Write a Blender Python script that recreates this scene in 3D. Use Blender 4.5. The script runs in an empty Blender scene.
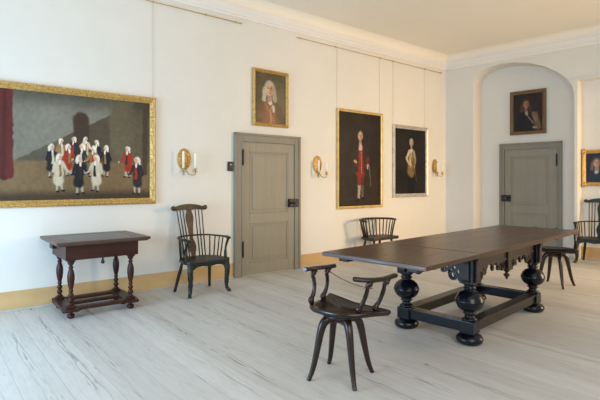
import bpy, bmesh, math, random
import numpy as np
from mathutils import Vector, Matrix
random.seed(7)
S = bpy.context.scene
COL = S.collection
PI = math.pi
R = math.radians

# ------------------------------------------------------------------ materials
def srgb(r, g, b):
    f = lambda c: (c / 255 / 12.92) if c / 255 <= .04045 else ((c / 255 + .055) / 1.055) ** 2.4
    return (f(r), f(g), f(b), 1.0)

class NT:
    def __init__(s, name):
        s.m = bpy.data.materials.new(name); s.m.use_nodes = True
        s.t = s.m.node_tree; s.b = s.t.nodes['Principled BSDF']
        s.co = s.t.nodes.new('ShaderNodeTexCoord')
    def n(s, kind, ins=None, **props):
        nd = s.t.nodes.new('ShaderNode' + kind)
        for k, v in props.items(): setattr(nd, k, v)
        for k, v in (ins or {}).items():
            if isinstance(v, bpy.types.NodeSocket): s.t.links.new(v, nd.inputs[k])
            else: nd.inputs[k].default_value = v
        return nd
    def link(s, a, b): s.t.links.new(a, b)
    def mapping(s, scale=(1, 1, 1), loc=(0, 0, 0), rot=(0, 0, 0), src='Object', vtype='POINT'):
        return s.n('Mapping', {'Vector': s.co.outputs[src], 'Scale': scale, 'Location': loc, 'Rotation': rot}, vector_type=vtype).outputs[0]
    def noise(s, vec, scale=5, detail=4, rough=.5, dist=0):
        return s.n('TexNoise', {'Vector': vec, 'Scale': scale, 'Detail': detail, 'Roughness': rough, 'Distortion': dist}).outputs['Fac']
    def ramp(s, fac, stops):
        nd = s.n('ValToRGB', {'Fac': fac}); e = nd.color_ramp.elements
        while len(e) < len(stops): e.new(.5)
        for i, (p, c) in enumerate(stops): e[i].position = p; e[i].color = c
        return nd.outputs['Color']
    def math(s, op, a, b=0.0, clamp=False):
        nd = s.n('Math', {0: a, 1: b}, operation=op); nd.use_clamp = clamp
        return nd.outputs[0]
    def mix(s, fac, a, b, blend='MIX'):
        nd = s.t.nodes.new('ShaderNodeMix'); nd.data_type = 'RGBA'; nd.blend_type = blend
        for sock, v in ((nd.inputs[0], fac), (nd.inputs[6], a), (nd.inputs[7], b)):
            if isinstance(v, bpy.types.NodeSocket): s.link(v, sock)
            else: sock.default_value = v
        return nd.outputs[2]
    def bump(s, h, strength=.2, dist=.01):
        s.link(s.n('Bump', {'Height': h, 'Strength': strength, 'Distance': dist}).outputs[0], s.b.inputs['Normal'])
    def set(s, **k):
        for a, v in k.items():
            sock = s.b.inputs[a.replace('_', ' ')]
            if isinstance(v, bpy.types.NodeSocket): s.link(v, sock)
            else: sock.default_value = v
        return s

def m_plain(name, c1, c2, rough=.6, scale=6, bump=.0, spec=.4, metal=0.0, stretch=(1, 1, 1)):
    t = NT(name); v = t.mapping(stretch)
    f = t.noise(v, scale, 5, .55)
    t.set(Base_Color=t.ramp(f, [(.3, srgb(*c1)), (.7, srgb(*c2))]), Roughness=rough, Metallic=metal)
    t.b.inputs['Specular IOR Level'].default_value = spec
    if bump: t.bump(f, bump, .01)
    return t.m

def m_wood(name, c1, c2, axis=1, rough=.35, spec=.5, grain=26):
    t = NT(name)
    sc = [1, 1, 1]; sc[axis] = .06
    v = t.mapping(tuple(sc))
    f = t.noise(v, grain, 6, .6, .4); g = t.noise(t.mapping(), 3, 3)
    f = t.math('ADD', t.math('MULTIPLY', f, .65), t.math('MULTIPLY', g, .35))
    t.set(Base_Color=t.ramp(f, [(.33, srgb(*c1)), (.67, srgb(*c2))]), Roughness=rough)
    t.b.inputs['Specular IOR Level'].default_value = spec
    t.bump(f, .12, .004)
    return t.m

def m_plaster(name, c1, c2):
    t = NT(name); v = t.mapping()
    a = t.noise(v, .7, 3, .5); b = t.noise(v, 5, 5, .6)
    f = t.math('ADD', t.math('MULTIPLY', a, .7), t.math('MULTIPLY', b, .3))
    t.set(Base_Color=t.ramp(f, [(.3, srgb(*c1)), (.7, srgb(*c2))]), Roughness=.9)
    t.b.inputs['Specular IOR Level'].default_value = .15
    t.bump(t.noise(v, 14, 5, .6), .12, .006)
    return t.m

def m_gilt(name, c1, c2, scale=38, bump=.8, rough=.38):
    t = NT(name); v = t.mapping()
    vor = t.n('TexVoronoi', {'Vector': v, 'Scale': scale}).outputs['Distance']
    f = t.math('ADD', t.math('MULTIPLY', vor, .8), t.math('MULTIPLY', t.noise(v, scale * 1.3, 3), .5))
    t.set(Base_Color=t.ramp(f, [(.2, srgb(*c2)), (.8, srgb(*c1))]), Roughness=rough, Metallic=.4)
    if bump: t.bump(f, bump, .012)
    return t.m

def m_floor():
    t = NT('whitewashed_pine_boards')
    W = .27
    sep = t.n('SeparateXYZ', {'Vector': t.co.outputs['Object']})
    X, Y = sep.outputs[0], sep.outputs[1]
    wob = t.math('MULTIPLY', t.math('SUBTRACT', t.noise(t.mapping((.25, .25, 1)), 1, 1), .5), .03)
    yy = t.math('DIVIDE', t.math('ADD', Y, wob), W)
    idx = t.math('FLOOR', yy); fr = t.math('FRACT', yy)
    rnd = t.n('TexWhiteNoise', {'W': idx}, noise_dimensions='1D').outputs['Value']
    # board end joints: one every 6 m, shifted per board
    xs = t.math('DIVIDE', t.math('ADD', X, t.math('MULTIPLY', rnd, 6.0)), 6.0)
    idx2 = t.math('MULTIPLY', idx, 13.37)
    rnd2 = t.n('TexWhiteNoise', {'W': idx2}, noise_dimensions='1D').outputs['Value']
    # grain, stretched along each board and offset per board
    comb = t.n('CombineXYZ', {'X': t.math('ADD', t.math('MULTIPLY', X, .16), t.math('MULTIPLY', rnd2, 40)), 'Y': Y, 'Z': rnd2}).outputs[0]
    fine = t.noise(comb, 34, 5, .6, .3)
    # cathedral figure near the middle of a board
    cen = t.math('ABSOLUTE', t.math('SUBTRACT', fr, t.math('ADD', .32, t.math('MULTIPLY', rnd2, .36))))
    low = t.noise(comb, 3.2, 2, .5)
    ring = t.math('SINE', t.math('ADD', t.math('MULTIPLY', cen, 55), t.math('MULTIPLY', t.noise(comb, 6, 3, .6), 34)))
    band = t.n('MapRange', {'Value': cen, 1: .2, 2: .02, 3: 0, 4: 1}).outputs[0]
    fig = t.math('MULTIPLY', t.n('MapRange', {'Value': ring, 1: .35, 2: .95}).outputs[0],
                 t.math('MULTIPLY', band, t.n('MapRange', {'Value': low, 1: .42, 2: .56}).outputs[0]))
    base = t.ramp(rnd2, [(0, srgb(197, 193, 188)), (.5, srgb(203, 200, 195)), (1, srgb(210, 207, 203))])
    base = t.mix(t.math('MULTIPLY', t.n('MapRange', {'Value': fine, 1: .44, 2: .72}).outputs[0], .32), base, srgb(172, 162, 152))
    base = t.mix(t.math('MULTIPLY', fig, .62), base, srgb(112, 100, 88))
    comb2 = t.n('CombineXYZ', {'X': t.math('ADD', t.math('MULTIPLY', X, .05), t.math('MULTIPLY', rnd2, 17)), 'Y': Y, 'Z': rnd2}).outputs[0]
    streak = t.noise(comb2, 11, 3, .55)
    base = t.mix(t.math('MULTIPLY', t.n('MapRange', {'Value': streak, 1: .5, 2: .74}).outputs[0], .24), base, srgb(168, 158, 148))
    dash = t.noise(t.n('CombineXYZ', {'X': t.math('MULTIPLY', X, 1.0), 'Y': t.math('MULTIPLY', Y, 9.0), 'Z': rnd2}).outputs[0], 3.0, 2, .5)
    base = t.mix(t.math('MULTIPLY', t.n('MapRange', {'Value': dash, 1: .68, 2: .76}).outputs[0], .45), base, srgb(140, 126, 112))
    kv = t.n('CombineXYZ', {'X': t.math('MULTIPLY', X, 1.5), 'Y': t.math('MULTIPLY', Y, 2.4), 'Z': 0.0}).outputs[0]
    kd = t.n('TexVoronoi', {'Vector': kv, 'Scale': 1.0, 'Randomness': 1.0}).outputs['Distance']
    base = t.mix(t.math('MULTIPLY', t.n('MapRange', {'Value': kd, 1: .045, 2: .02}).outputs[0], .65), base, srgb(98, 86, 74))
    seam = t.math('MINIMUM', fr, t.math('SUBTRACT', 1.0, fr))
    sm = t.n('MapRange', {'Value': seam, 1: .012, 2: .004}).outputs[0]
    base = t.mix(t.math('MULTIPLY', sm, t.math('ADD', .2, t.math('MULTIPLY', rnd, .25))), base, srgb(124, 118, 112))
    t.set(Base_Color=base, Roughness=.5)
    t.b.inputs['Specular IOR Level'].default_value = .35
    t.bump(t.math('SUBTRACT', t.math('MULTIPLY', fine, .3), sm), .25, .004)
    return t.m

def m_oil():
    """oil paint: pigment laid on the canvas mesh, broken up by procedural brushwork and craquelure"""
    t = NT('oil_paint')
    c = t.n('Attribute', attribute_name='pigment').outputs['Color']
    o = t.co.outputs['Object']
    mot = t.n('MapRange', {'Value': t.noise(o, 22, 6, .65), 1: .3, 2: .7, 3: .84, 4: 1.12}).outputs[0]
    c = t.mix(1.0, c, t.n('CombineColor', {0: mot, 1: mot, 2: mot}).outputs[0], 'MULTIPLY')
    t.set(Base_Color=c, Roughness=.4); t.b.inputs['Specular IOR Level'].default_value = .25
    t.bump(t.noise(o, 60, 3), .08, .002)
    return t.m
def lin(c): return np.array(srgb(*c)[:3])
def vnoise(X, Z, sc, seed):
    """smooth value noise on a lattice"""
    g = np.random.RandomState(seed).rand(96, 96)
    x, z = X * sc + 40, Z * sc + 40
    xi, zi = np.floor(x).astype(int), np.floor(z).astype(int); fx, fz = x - xi, z - zi
    fx, fz = fx * fx * (3 - 2 * fx), fz * fz * (3 - 2 * fz)
    a = lambda p, q: g[(xi + p) % 96, (zi + q) % 96]
    return (a(0, 0) * (1 - fx) + a(1, 0) * fx) * (1 - fz) + (a(0, 1) * (1 - fx) + a(1, 1) * fx) * fz
def pigment(X, Z, bg, dabs, bands, warp, seed):
    n = .5 * vnoise(X, Z, 3, seed) + .3 * vnoise(X, Z, 8, seed + 1) + .2 * vnoise(X, Z, 20, seed + 2)
    dx = warp * (vnoise(X, Z, 22, seed + 3) - .5) + warp * .5 * (vnoise(X, Z, 50, seed + 4) - .5)
    dz = warp * (vnoise(X, Z, 22, seed + 5) - .5) + warp * .5 * (vnoise(X, Z, 50, seed + 6) - .5)
    X, Z = X + dx, Z + dz
    f = np.clip((n - .3) / .4, 0, 1)[..., None]
    C = lin(bg[0]) * (1 - f) + lin(bg[1]) * f
    sm = lambda e: np.clip(e, 0, 1) ** 2 * (3 - 2 * np.clip(e, 0, 1))
    for (nx, nz, d, soft, col, op) in bands:
        m = (sm((nx * X + nz * Z - d + soft) / (2 * soft)) * op)[..., None]
        C = C * (1 - m) + lin(col) * m * (.85 + .3 * n[..., None])
    for q in dabs:
        if q[0] == 'cap':          # tapering stroke
            _, x0, z0, x1, z1, r0, r1, col, soft = q
            vx, vz = x1 - x0, z1 - z0; L2 = vx * vx + vz * vz + 1e-9
            tt = np.clip(((X - x0) * vx + (Z - z0) * vz) / L2, 0, 1)
            ln = np.hypot(X - x0 - tt * vx, Z - z0 - tt * vz) / (r0 + (r1 - r0) * tt)
        else:
            x, z, rx, rz, rot, col, soft = q[:7]; a = R(rot); ca, sa = math.cos(a), math.sin(a)
            u, v = ((X - x) * ca + (Z - z) * sa) / rx, (-(X - x) * sa + (Z - z) * ca) / rz
            ln = np.maximum(abs(u), abs(v)) if len(q) > 7 else np.hypot(u, v)
        m = sm((1 + soft * .4 - ln) / (soft * 1.4))[..., None]
        C = C * (1 - m) + lin(col) * m * (.8 + .4 * n[..., None])
    return np.clip(C, 0, 1)
def canvas_mesh(w, h, y, spec, parent):
    bg, dabs, bands, warp, seed = spec
    nx, nz = int(w / .0055), int(h / .0055)
    gx, gz = np.linspace(-w / 2, w / 2, nx + 1), np.linspace(-h / 2, h / 2, nz + 1)
    X, Z = np.meshgrid(gx, gz)
    co = np.stack([X, np.full_like(X, y), Z], -1).reshape(-1, 3)
    idx = np.arange((nx + 1) * (nz + 1)).reshape(nz + 1, nx + 1)
    q = np.stack([idx[:-1, :-1], idx[:-1, 1:], idx[1:, 1:], idx[1:, :-1]], -1).reshape(-1, 4)
    me = bpy.data.meshes.new('canvas'); me.from_pydata(co.tolist(), [], q.tolist())
    at = me.color_attributes.new('pigment', 'FLOAT_COLOR', 'POINT')
    C = pigment(X, Z, bg, dabs, bands, warp, seed).reshape(-1, 3)
    at.data.foreach_set('color', np.concatenate([C, np.ones((len(C), 1))], 1).astype(np.float32).ravel())
    me.materials.append(M['oil']); o = bpy.data.objects.new('canvas', me); COL.objects.link(o); o.parent = parent
    return o

M = {}
M['oil'] = m_oil()
M['wall'] = m_plaster('limewashed_plaster', (219, 216, 208), (227, 224, 216))
M['ceil'] = m_plaster('ceiling_plaster', (238, 230, 214), (243, 236, 221))
M['white'] = m_plaster('white_stucco', (229, 225, 218), (236, 232, 226))
M['floor'] = m_floor()
M['ochre'] = m_plain('ochre_skirting_paint', (194, 160, 110), (206, 173, 124), .7, 2.5, .05, .25, stretch=(1, 1, 3))
M['strip'] = m_plain('grey_floor_moulding', (176, 170, 160), (192, 186, 176), .7)
M['grey'] = m_wood('grey_door_paint', (136, 131, 116), (146, 141, 126), 2, .5, .35)
M['greyd'] = m_wood('grey_door_frame_paint', (128, 124, 111), (138, 134, 121), 2, .5, .35)
M['iron'] = m_plain('black_iron', (32, 32, 34), (50, 50, 52), .45, 20, .1, .5, .6)
M['brass'] = m_gilt('brass', (200, 162, 92), (128, 94, 46), 60, .45, .3)
M['steel'] = m_plain('pale_metal', (190, 186, 176), (214, 210, 200), .35, 12, 0, .5, .7)
M['wire'] = m_plain('picture_wire', (196, 184, 160), (206, 194, 170), .6)
M['rail'] = m_plain('rail_bronze', (186, 160, 118), (200, 174, 132), .5, 12, 0, .4, .1)
M['wax'] = m_plain('candle_wax', (240, 234, 218), (247, 242, 228), .45)
M['gold'] = m_gilt('carved_gilding', (214, 176, 104), (146, 106, 46), 50, .6)
M['goldp'] = m_gilt('plain_gilding', (226, 196, 128), (200, 164, 94), 8, .06)
M['silver'] = m_gilt('silver_gilding', (204, 199, 190), (166, 160, 150), 14, .12)
M['brownframe'] = m_wood('brown_frame_wood', (96, 70, 42), (122, 92, 58), 0, .45)
M['canvas_edge'] = m_plain('linen_edge', (150, 140, 120), (165, 155, 135), .8)
M['walnut'] = m_wood('dark_oak', (40, 20, 15), (66, 36, 27), 2, .36, .25)
M['walnutx'] = m_wood('dark_oak_lengthwise', (44, 23, 18), (68, 38, 29), 0, .38, .25)
M['sttop'] = m_wood('worn_oak_top', (58, 40, 35), (88, 64, 54), 0, .36)
M['slate'] = m_plain('slate_panel', (46, 44, 46), (70, 66, 64), .32, 5, .04)
M['mahog'] = m_wood('dark_mahogany', (20, 10, 8), (42, 22, 16), 0, .24, .5)
M['mahogz'] = m_wood('dark_mahogany_leg', (24, 12, 9), (48, 26, 19), 2, .26, .5)
M['black'] = m_plain('ebonised_wood', (5, 8, 16), (12, 17, 29), .25, 7, .04, .42)
M['blackbr'] = m_wood('ebonised_brown_wood', (15, 11, 10), (34, 25, 20), 1, .34, .42)
M['apron'] = m_wood('table_frieze_wood', (26, 18, 13), (50, 36, 26), 1, .4, .4)
M['top'] = m_wood('long_table_top', (54, 37, 25), (92, 67, 48), 1, .3, .36, 18)
M['topx'] = m_wood('long_table_leaf', (50, 34, 23), (86, 62, 45), 1, .3, .36, 18)
M['green'] = m_plain('green_black_paint', (18, 24, 21), (34, 42, 36), .42, 16, .08, .4)
M['splat'] = m_plain('painted_splat', (38, 32, 24), (84, 62, 42), .45, 26, .08, .4)
M['darkbrown'] = m_wood('brown_black_wood', (30, 22, 18), (50, 38, 30), 0, .4, .5)
M['edge'] = m_wood('worn_edge_sheen', (96, 90, 92), (128, 122, 126), 0, .3, .5)  # pale grey stands in for window light reflected off the worn leaf ends
M['cord'] = m_plain('barrier_cord', (96, 80, 62), (120, 100, 80), .7, 40)

# ------------------------------------------------------------------ mesh helpers
class MB:
    def __init__(s): s.bm = bmesh.new()
    def box(s, c, size, bev=0.0, rot=None, mat=0):
        r = bmesh.ops.create_cube(s.bm, size=1.0); vs = r['verts']
        for v in vs: v.co = Vector((v.co.x * size[0], v.co.y * size[1], v.co.z * size[2]))
        if bev:
            es = list({e for v in vs for e in v.link_edges})
            rb = bmesh.ops.bevel(s.bm, geom=es, offset=min(bev, min(size) * .45), segments=2, profile=.6, affect='EDGES')
            vs = list({v for f in rb['faces'] for v in f.verts} | {v for v in vs if v.is_valid})
        T = Matrix.Translation(Vector(c)) @ (rot if rot else Matrix.Identity(4))
        for v in vs: v.co = T @ v.co
        if mat:
            for f in {f for v in vs for f in v.link_faces}: f.material_index = mat
        return s
    def span(s, a, b, bev=0.0, mat=0):
        return s.box([(p + q) / 2 for p, q in zip(a, b)], [abs(q - p) for p, q in zip(a, b)], bev, None, mat)
    def tube(s, pts, rad, seg=12, flat=1.0, up=(0, 0, 1), cap=True, square=0.0):
        """sweep an ellipse along pts; rad may be a list; flat scales the section along 'up'-ish axis"""
        pts = [Vector(p) for p in pts]; n = len(pts)
        rad = rad if isinstance(rad, (list, tuple)) else [rad] * n
        rings = []; up = Vector(up)
        for i, p in enumerate(pts):
            d = (pts[min(i + 1, n - 1)] - pts[max(i - 1, 0)]).normalized()
            side = d.cross(up)
            if side.length < 1e-4: side = d.cross(Vector((0, 1, 0)))
            if side.length < 1e-4: side = d.cross(Vector((1, 0, 0)))
            side.normalize(); u2 = side.cross(d).normalized()
            ring = []
            for k in range(seg):
                a = 2 * PI * k / seg; ca, sa = math.cos(a), math.sin(a)
                if square:
                    q = 1 - square
                    ca = math.copysign(abs(ca) ** q, ca); sa = math.copysign(abs(sa) ** q, sa)
                ring.append(s.bm.verts.new(p + side * ca * rad[i] + u2 * sa * rad[i] * flat))
            rings.append(ring)
        for a, b in zip(rings, rings[1:]):
            for k in range(seg):
                f = s.bm.faces.new((a[k], a[(k + 1) % seg], b[(k + 1) % seg], b[k])); f.smooth = True
        if cap:
            s.bm.faces.new(list(reversed(rings[0]))); s.bm.faces.new(rings[-1])
        return s
    def lathe(s, prof, c=(0, 0, 0), seg=24, T=None):
        """prof: (radius, z) from bottom to top"""
        T = T or Matrix.Translation(Vector(c)); rings = []
        for r, z in prof:
            if r < 1e-5: rings.append([s.bm.verts.new(T @ Vector((0, 0, z)))])
            else: rings.append([s.bm.verts.new(T @ Vector((r * math.cos(2 * PI * k / seg), r * math.sin(2 * PI * k / seg), z))) for k in range(seg)])
        for a, b in zip(rings, rings[1:]):
            for k in range(seg):
                q = [a[k % len(a)], a[(k + 1) % len(a)], b[(k + 1) % len(b)], b[k % len(b)]]
                q = list(dict.fromkeys(q))
                if len(q) >= 3:
                    f = s.bm.faces.new(q); f.smooth = True
        if len(rings[0]) > 1: s.bm.faces.new(list(reversed(rings[0])))
        if len(rings[-1]) > 1: s.bm.faces.new(rings[-1])
        return s
    def prism(s, outline, h0, h1, T=None, holes=(), bev=0.0):
        """polygon (x,y) with optional holes extruded from h0 to h1 along local z, then transformed by T"""
        tmp = bmesh.new(); es = []
        for loop in [outline] + list(holes):
            vs = [tmp.verts.new((p[0], p[1], h0)) for p in loop]
            es += [tmp.edges.new((vs[i], vs[(i + 1) % len(vs)])) for i in range(len(vs))]
        if holes: bmesh.ops.triangle_fill(tmp, use_beauty=True, use_dissolve=False, edges=es)
        else: tmp.faces.new(tmp.verts[:])
        r = bmesh.ops.extrude_face_region(tmp, geom=tmp.faces[:])
        for e in r['geom']:
            if isinstance(e, bmesh.types.BMVert): e.co.z = h1
        bmesh.ops.recalc_face_normals(tmp, faces=tmp.faces[:])
        if bev and not holes:
            ee = [e for e in tmp.edges if len(e.link_faces) == 2 and e.calc_face_angle(0) > .9 and abs(e.verts[0].co.z - e.verts[1].co.z) < 1e-6]
            bmesh.ops.bevel(tmp, geom=ee, offset=bev, segments=2, profile=.6, affect='EDGES')
        if T: bmesh.ops.transform(tmp, matrix=T, verts=tmp.verts[:])
        me = bpy.data.meshes.new('t'); tmp.to_mesh(me); tmp.free(); s.bm.from_mesh(me); bpy.data.meshes.remove(me)
        return s
    def faces(s, verts, quads):
        vs = [s.bm.verts.new(v) for v in verts]
        for q in quads: s.bm.faces.new([vs[i] for i in q])
        return s
    def build(s, name, mat, parent=None, label=None, loc=None, recalc=True, mats=None):
        if recalc: bmesh.ops.recalc_face_normals(s.bm, faces=s.bm.faces[:])
        me = bpy.data.meshes.new(name); s.bm.to_mesh(me); s.bm.free()
        for m in (mats or [mat]): me.materials.append(m)
        o = bpy.data.objects.new(name, me); COL.objects.link(o)
        if parent: o.parent = parent
        if label: o['label'] = label
        if loc: o.location = loc
        return o

def thing(name, label, cat, loc=(0, 0, 0), rz=0.0, group=None):
    o = bpy.data.objects.new(name, None); COL.objects.link(o); o.empty_display_size = .1
    o.location = loc; o.rotation_euler = (0, 0, rz); o['label'] = label; o['category'] = cat
    if group: o['group'] = group
    return o
def tag(o, label, cat, group=None):
    o['label'] = label; o['category'] = cat
    if group: o['group'] = group
    return o
def struct(name, mb, mat, parent=None, **k):
    o = mb.build(name, mat, parent, **k)
    if not parent: o['kind'] = 'structure'
    return o
def dup(root, loc, rz, label, group=None):
    r = root.copy(); COL.objects.link(r); r.location = loc; r.rotation_euler = (0, 0, rz); r['label'] = label
    if group: r['group'] = group
    for ch in list(root.children):
        c = ch.copy(); COL.objects.link(c); c.parent = r
        for g in list(ch.children):
            d = g.copy(); COL.objects.link(d); d.parent = c
    return r
def bez(p0, p1, p2, p3, n=10):
    out = []
    for i in range(n + 1):
        t = i / n; u = 1 - t
        out.append(tuple(u**3 * a + 3 * u*u*t * b + 3 * u*t*t * c + t**3 * d for a, b, c, d in zip(p0, p1, p2, p3)))
    return out
def circle(cx, cy, r, n=14, ry=None):
    return [(cx + r * math.cos(2 * PI * k / n), cy + (ry or r) * math.sin(2 * PI * k / n)) for k in range(n)]
def smooth_pts(pts, n=6):
    """Catmull-Rom through pts"""
    P = [Vector(p) for p in pts]; out = []
    for i in range(len(P) - 1):
        a, b, c, d = P[max(i - 1, 0)], P[i], P[i + 1], P[min(i + 2, len(P) - 1)]
        for k in range(n):
            t = k / n
            out.append(tuple(.5 * ((2 * b) + (c - a) * t + (2 * a - 5 * b + 4 * c - d) * t * t + (3 * b - a - 3 * c + d) * t ** 3)))
    out.append(tuple(P[-1])); return out
XZ = Matrix.Rotation(PI / 2, 4, 'X')          # (x,y,h) -> (x,-h,y): outline in the x-z plane, extruded towards -y

# ------------------------------------------------------------------ the room
WX = -6.114                  # plane of the long wall
CY = 9.141                   # corner of the two walls
BW = R(6.56)                 # the end wall is not quite square to the long wall
TB = Matrix.Translation((WX, CY, 0)) @ Matrix.Rotation(BW, 4, 'Z')   # end wall frame: s along it, -y into the room
def bwp(s, y=0.0, z=0.0): return tuple(TB @ Vector((s, y, z)))
H = 4.22
X1, Y0 = 1.4, -2.6

b = MB(); b.span((WX - .2, Y0, -.1), (X1, 11.2, 0)); struct('floor', b, M['floor'])
b = MB(); b.span((WX - .2, Y0, H), (X1, 11.2, H + .1)); struct('ceiling', b, M['ceil'])
b = MB(); b.span((WX - .2, Y0, 0), (WX, CY + .05, H)); struct('wall_left', b, M['wall'])

# end wall with the arched alcove opening and the flat-headed niche to its right
arch = [(.638, 0), (.638, 3.5), (.644, 3.58), (.665, 3.65), (.71, 3.71), (.784, 3.762), (.88, 3.808), (.997, 3.843), (1.2, 3.872), (1.46, 3.858), (1.787, 3.785), (2.06, 3.668),
        (2.30, 3.51), (2.44, 3.38), (2.53, 3.23), (2.563, 3.08), (2.567, 2.95), (2.567, 0)]
AD = .39; ND = .27; NS = 2.615; NZ = 3.325; SE = 7.5
b = MB()
def quad(b, pts): b.faces([TB @ Vector(p) for p in pts], [range(len(pts))])
quad(b, [(-.02, 0, 0), (.638, 0, 0), (.638, 0, H), (-.02, 0, H)])
for (s0, z0), (s1, z1) in zip(arch[1:-1], arch[2:-1]):
    quad(b, [(s0, 0, z0), (s1, 0, z1), (s1, 0, H), (s0, 0, H)])
quad(b, [(2.567, 0, 0), (NS, 0, 0), (NS, 0, H), (2.567, 0, H)])
quad(b, [(NS, 0, NZ), (SE, 0, NZ), (SE, 0, H), (NS, 0, H)])
struct('wall_back', b, M['wall'], recalc=False)
b = MB()
for (s0, z0), (s1, z1) in zip(arch, arch[1:]):
    quad(b, [(s0, 0, z0), (s0, AD, z0), (s1, AD, z1), (s1, 0, z1)])
quad(b, [(s, AD, z) for s, z in arch])
o = struct('wall_alcove', b, M['wall'], recalc=False)
b = MB()
quad(b, [(NS, 0, 0), (NS, ND, 0), (NS, ND, NZ), (NS, 0, NZ)])
quad(b, [(NS, 0, NZ), (NS, ND, NZ), (SE, ND, NZ), (SE, 0, NZ)])
quad(b, [(NS, ND, 0), (SE, ND, 0), (SE, ND, NZ), (NS, ND, NZ)])
struct('wall_niche', b, M['wall'], recalc=False)
b = MB(); b.span((NS - .05, -.03, NZ - .005), (SE, 0, NZ + .02), .006); b.span((NS - .05, -.015, NZ + .02), (SE, 0, NZ + .05), .004)
bmesh.ops.transform(b.bm, matrix=TB, verts=b.bm.verts[:]); struct('trim_3', b, M['wall'])

# cornice: moulded white band and a cove up to the ceiling
prof = [(0, 3.925), (.018, 3.925), (.022, 3.95), (.04, 3.965), (.04, 3.985), (.07, 4.02), (.085, 4.06), (.085, 4.085), (0, 4.085)]
cove = [(0, 4.085), (.07, 4.085), (.07, 4.10), (.075, 4.13), (.095, 4.165), (.125, 4.195), (.17, 4.22), (0, 4.22)]
def cornice(name, y0, y1, T):
    o = None
    for nm, pr, mat in ((name, prof, M['white']), ('cove', cove, M['ceil'])):
        b = MB(); n = len(pr)
        vs = [[T @ Vector((y, -d, z)) for d, z in pr] for y in (y0, y1)]
        b.faces(vs[0] + vs[1], [(i, (i + 1) % n, n + (i + 1) % n, n + i) for i in range(n)])
        if o: b.build(nm, mat, o)
        else: o = struct(nm, b, mat)
    return o
TL = Matrix.Translation((WX, 0, 0)) @ Matrix.Rotation(PI / 2, 4, 'Z')      # long wall frame: x along +Y, -y into the room
cornice('trim_1', Y0, CY + .1, TL); cornice('trim_2', -.05, SE, TB)

# ochre skirting with a grey strip along the floor
def skirting(name, T, spans):
    b = MB(); c = MB()
    for x0, x1, yo in spans:
        b.span((x0, yo - .012, .022), (x1, yo, .222), .003); c.span((x0, yo - .026, 0), (x1, yo - .0, .024), .005)
    for m in (b, c): bmesh.ops.transform(m.bm, matrix=T, verts=m.bm.verts[:])
    o = struct(name, b, M['ochre']); c.build('floor_strip', M['strip'], o, 'grey strip along the foot of the skirting')
skirting('baseboard_left', TL, [(Y0, 3.662, 0), (4.936, CY, 0)])
skirting('baseboard_back', TB, [(0, .638, 0), (NS + .005, SE, ND)])

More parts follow.
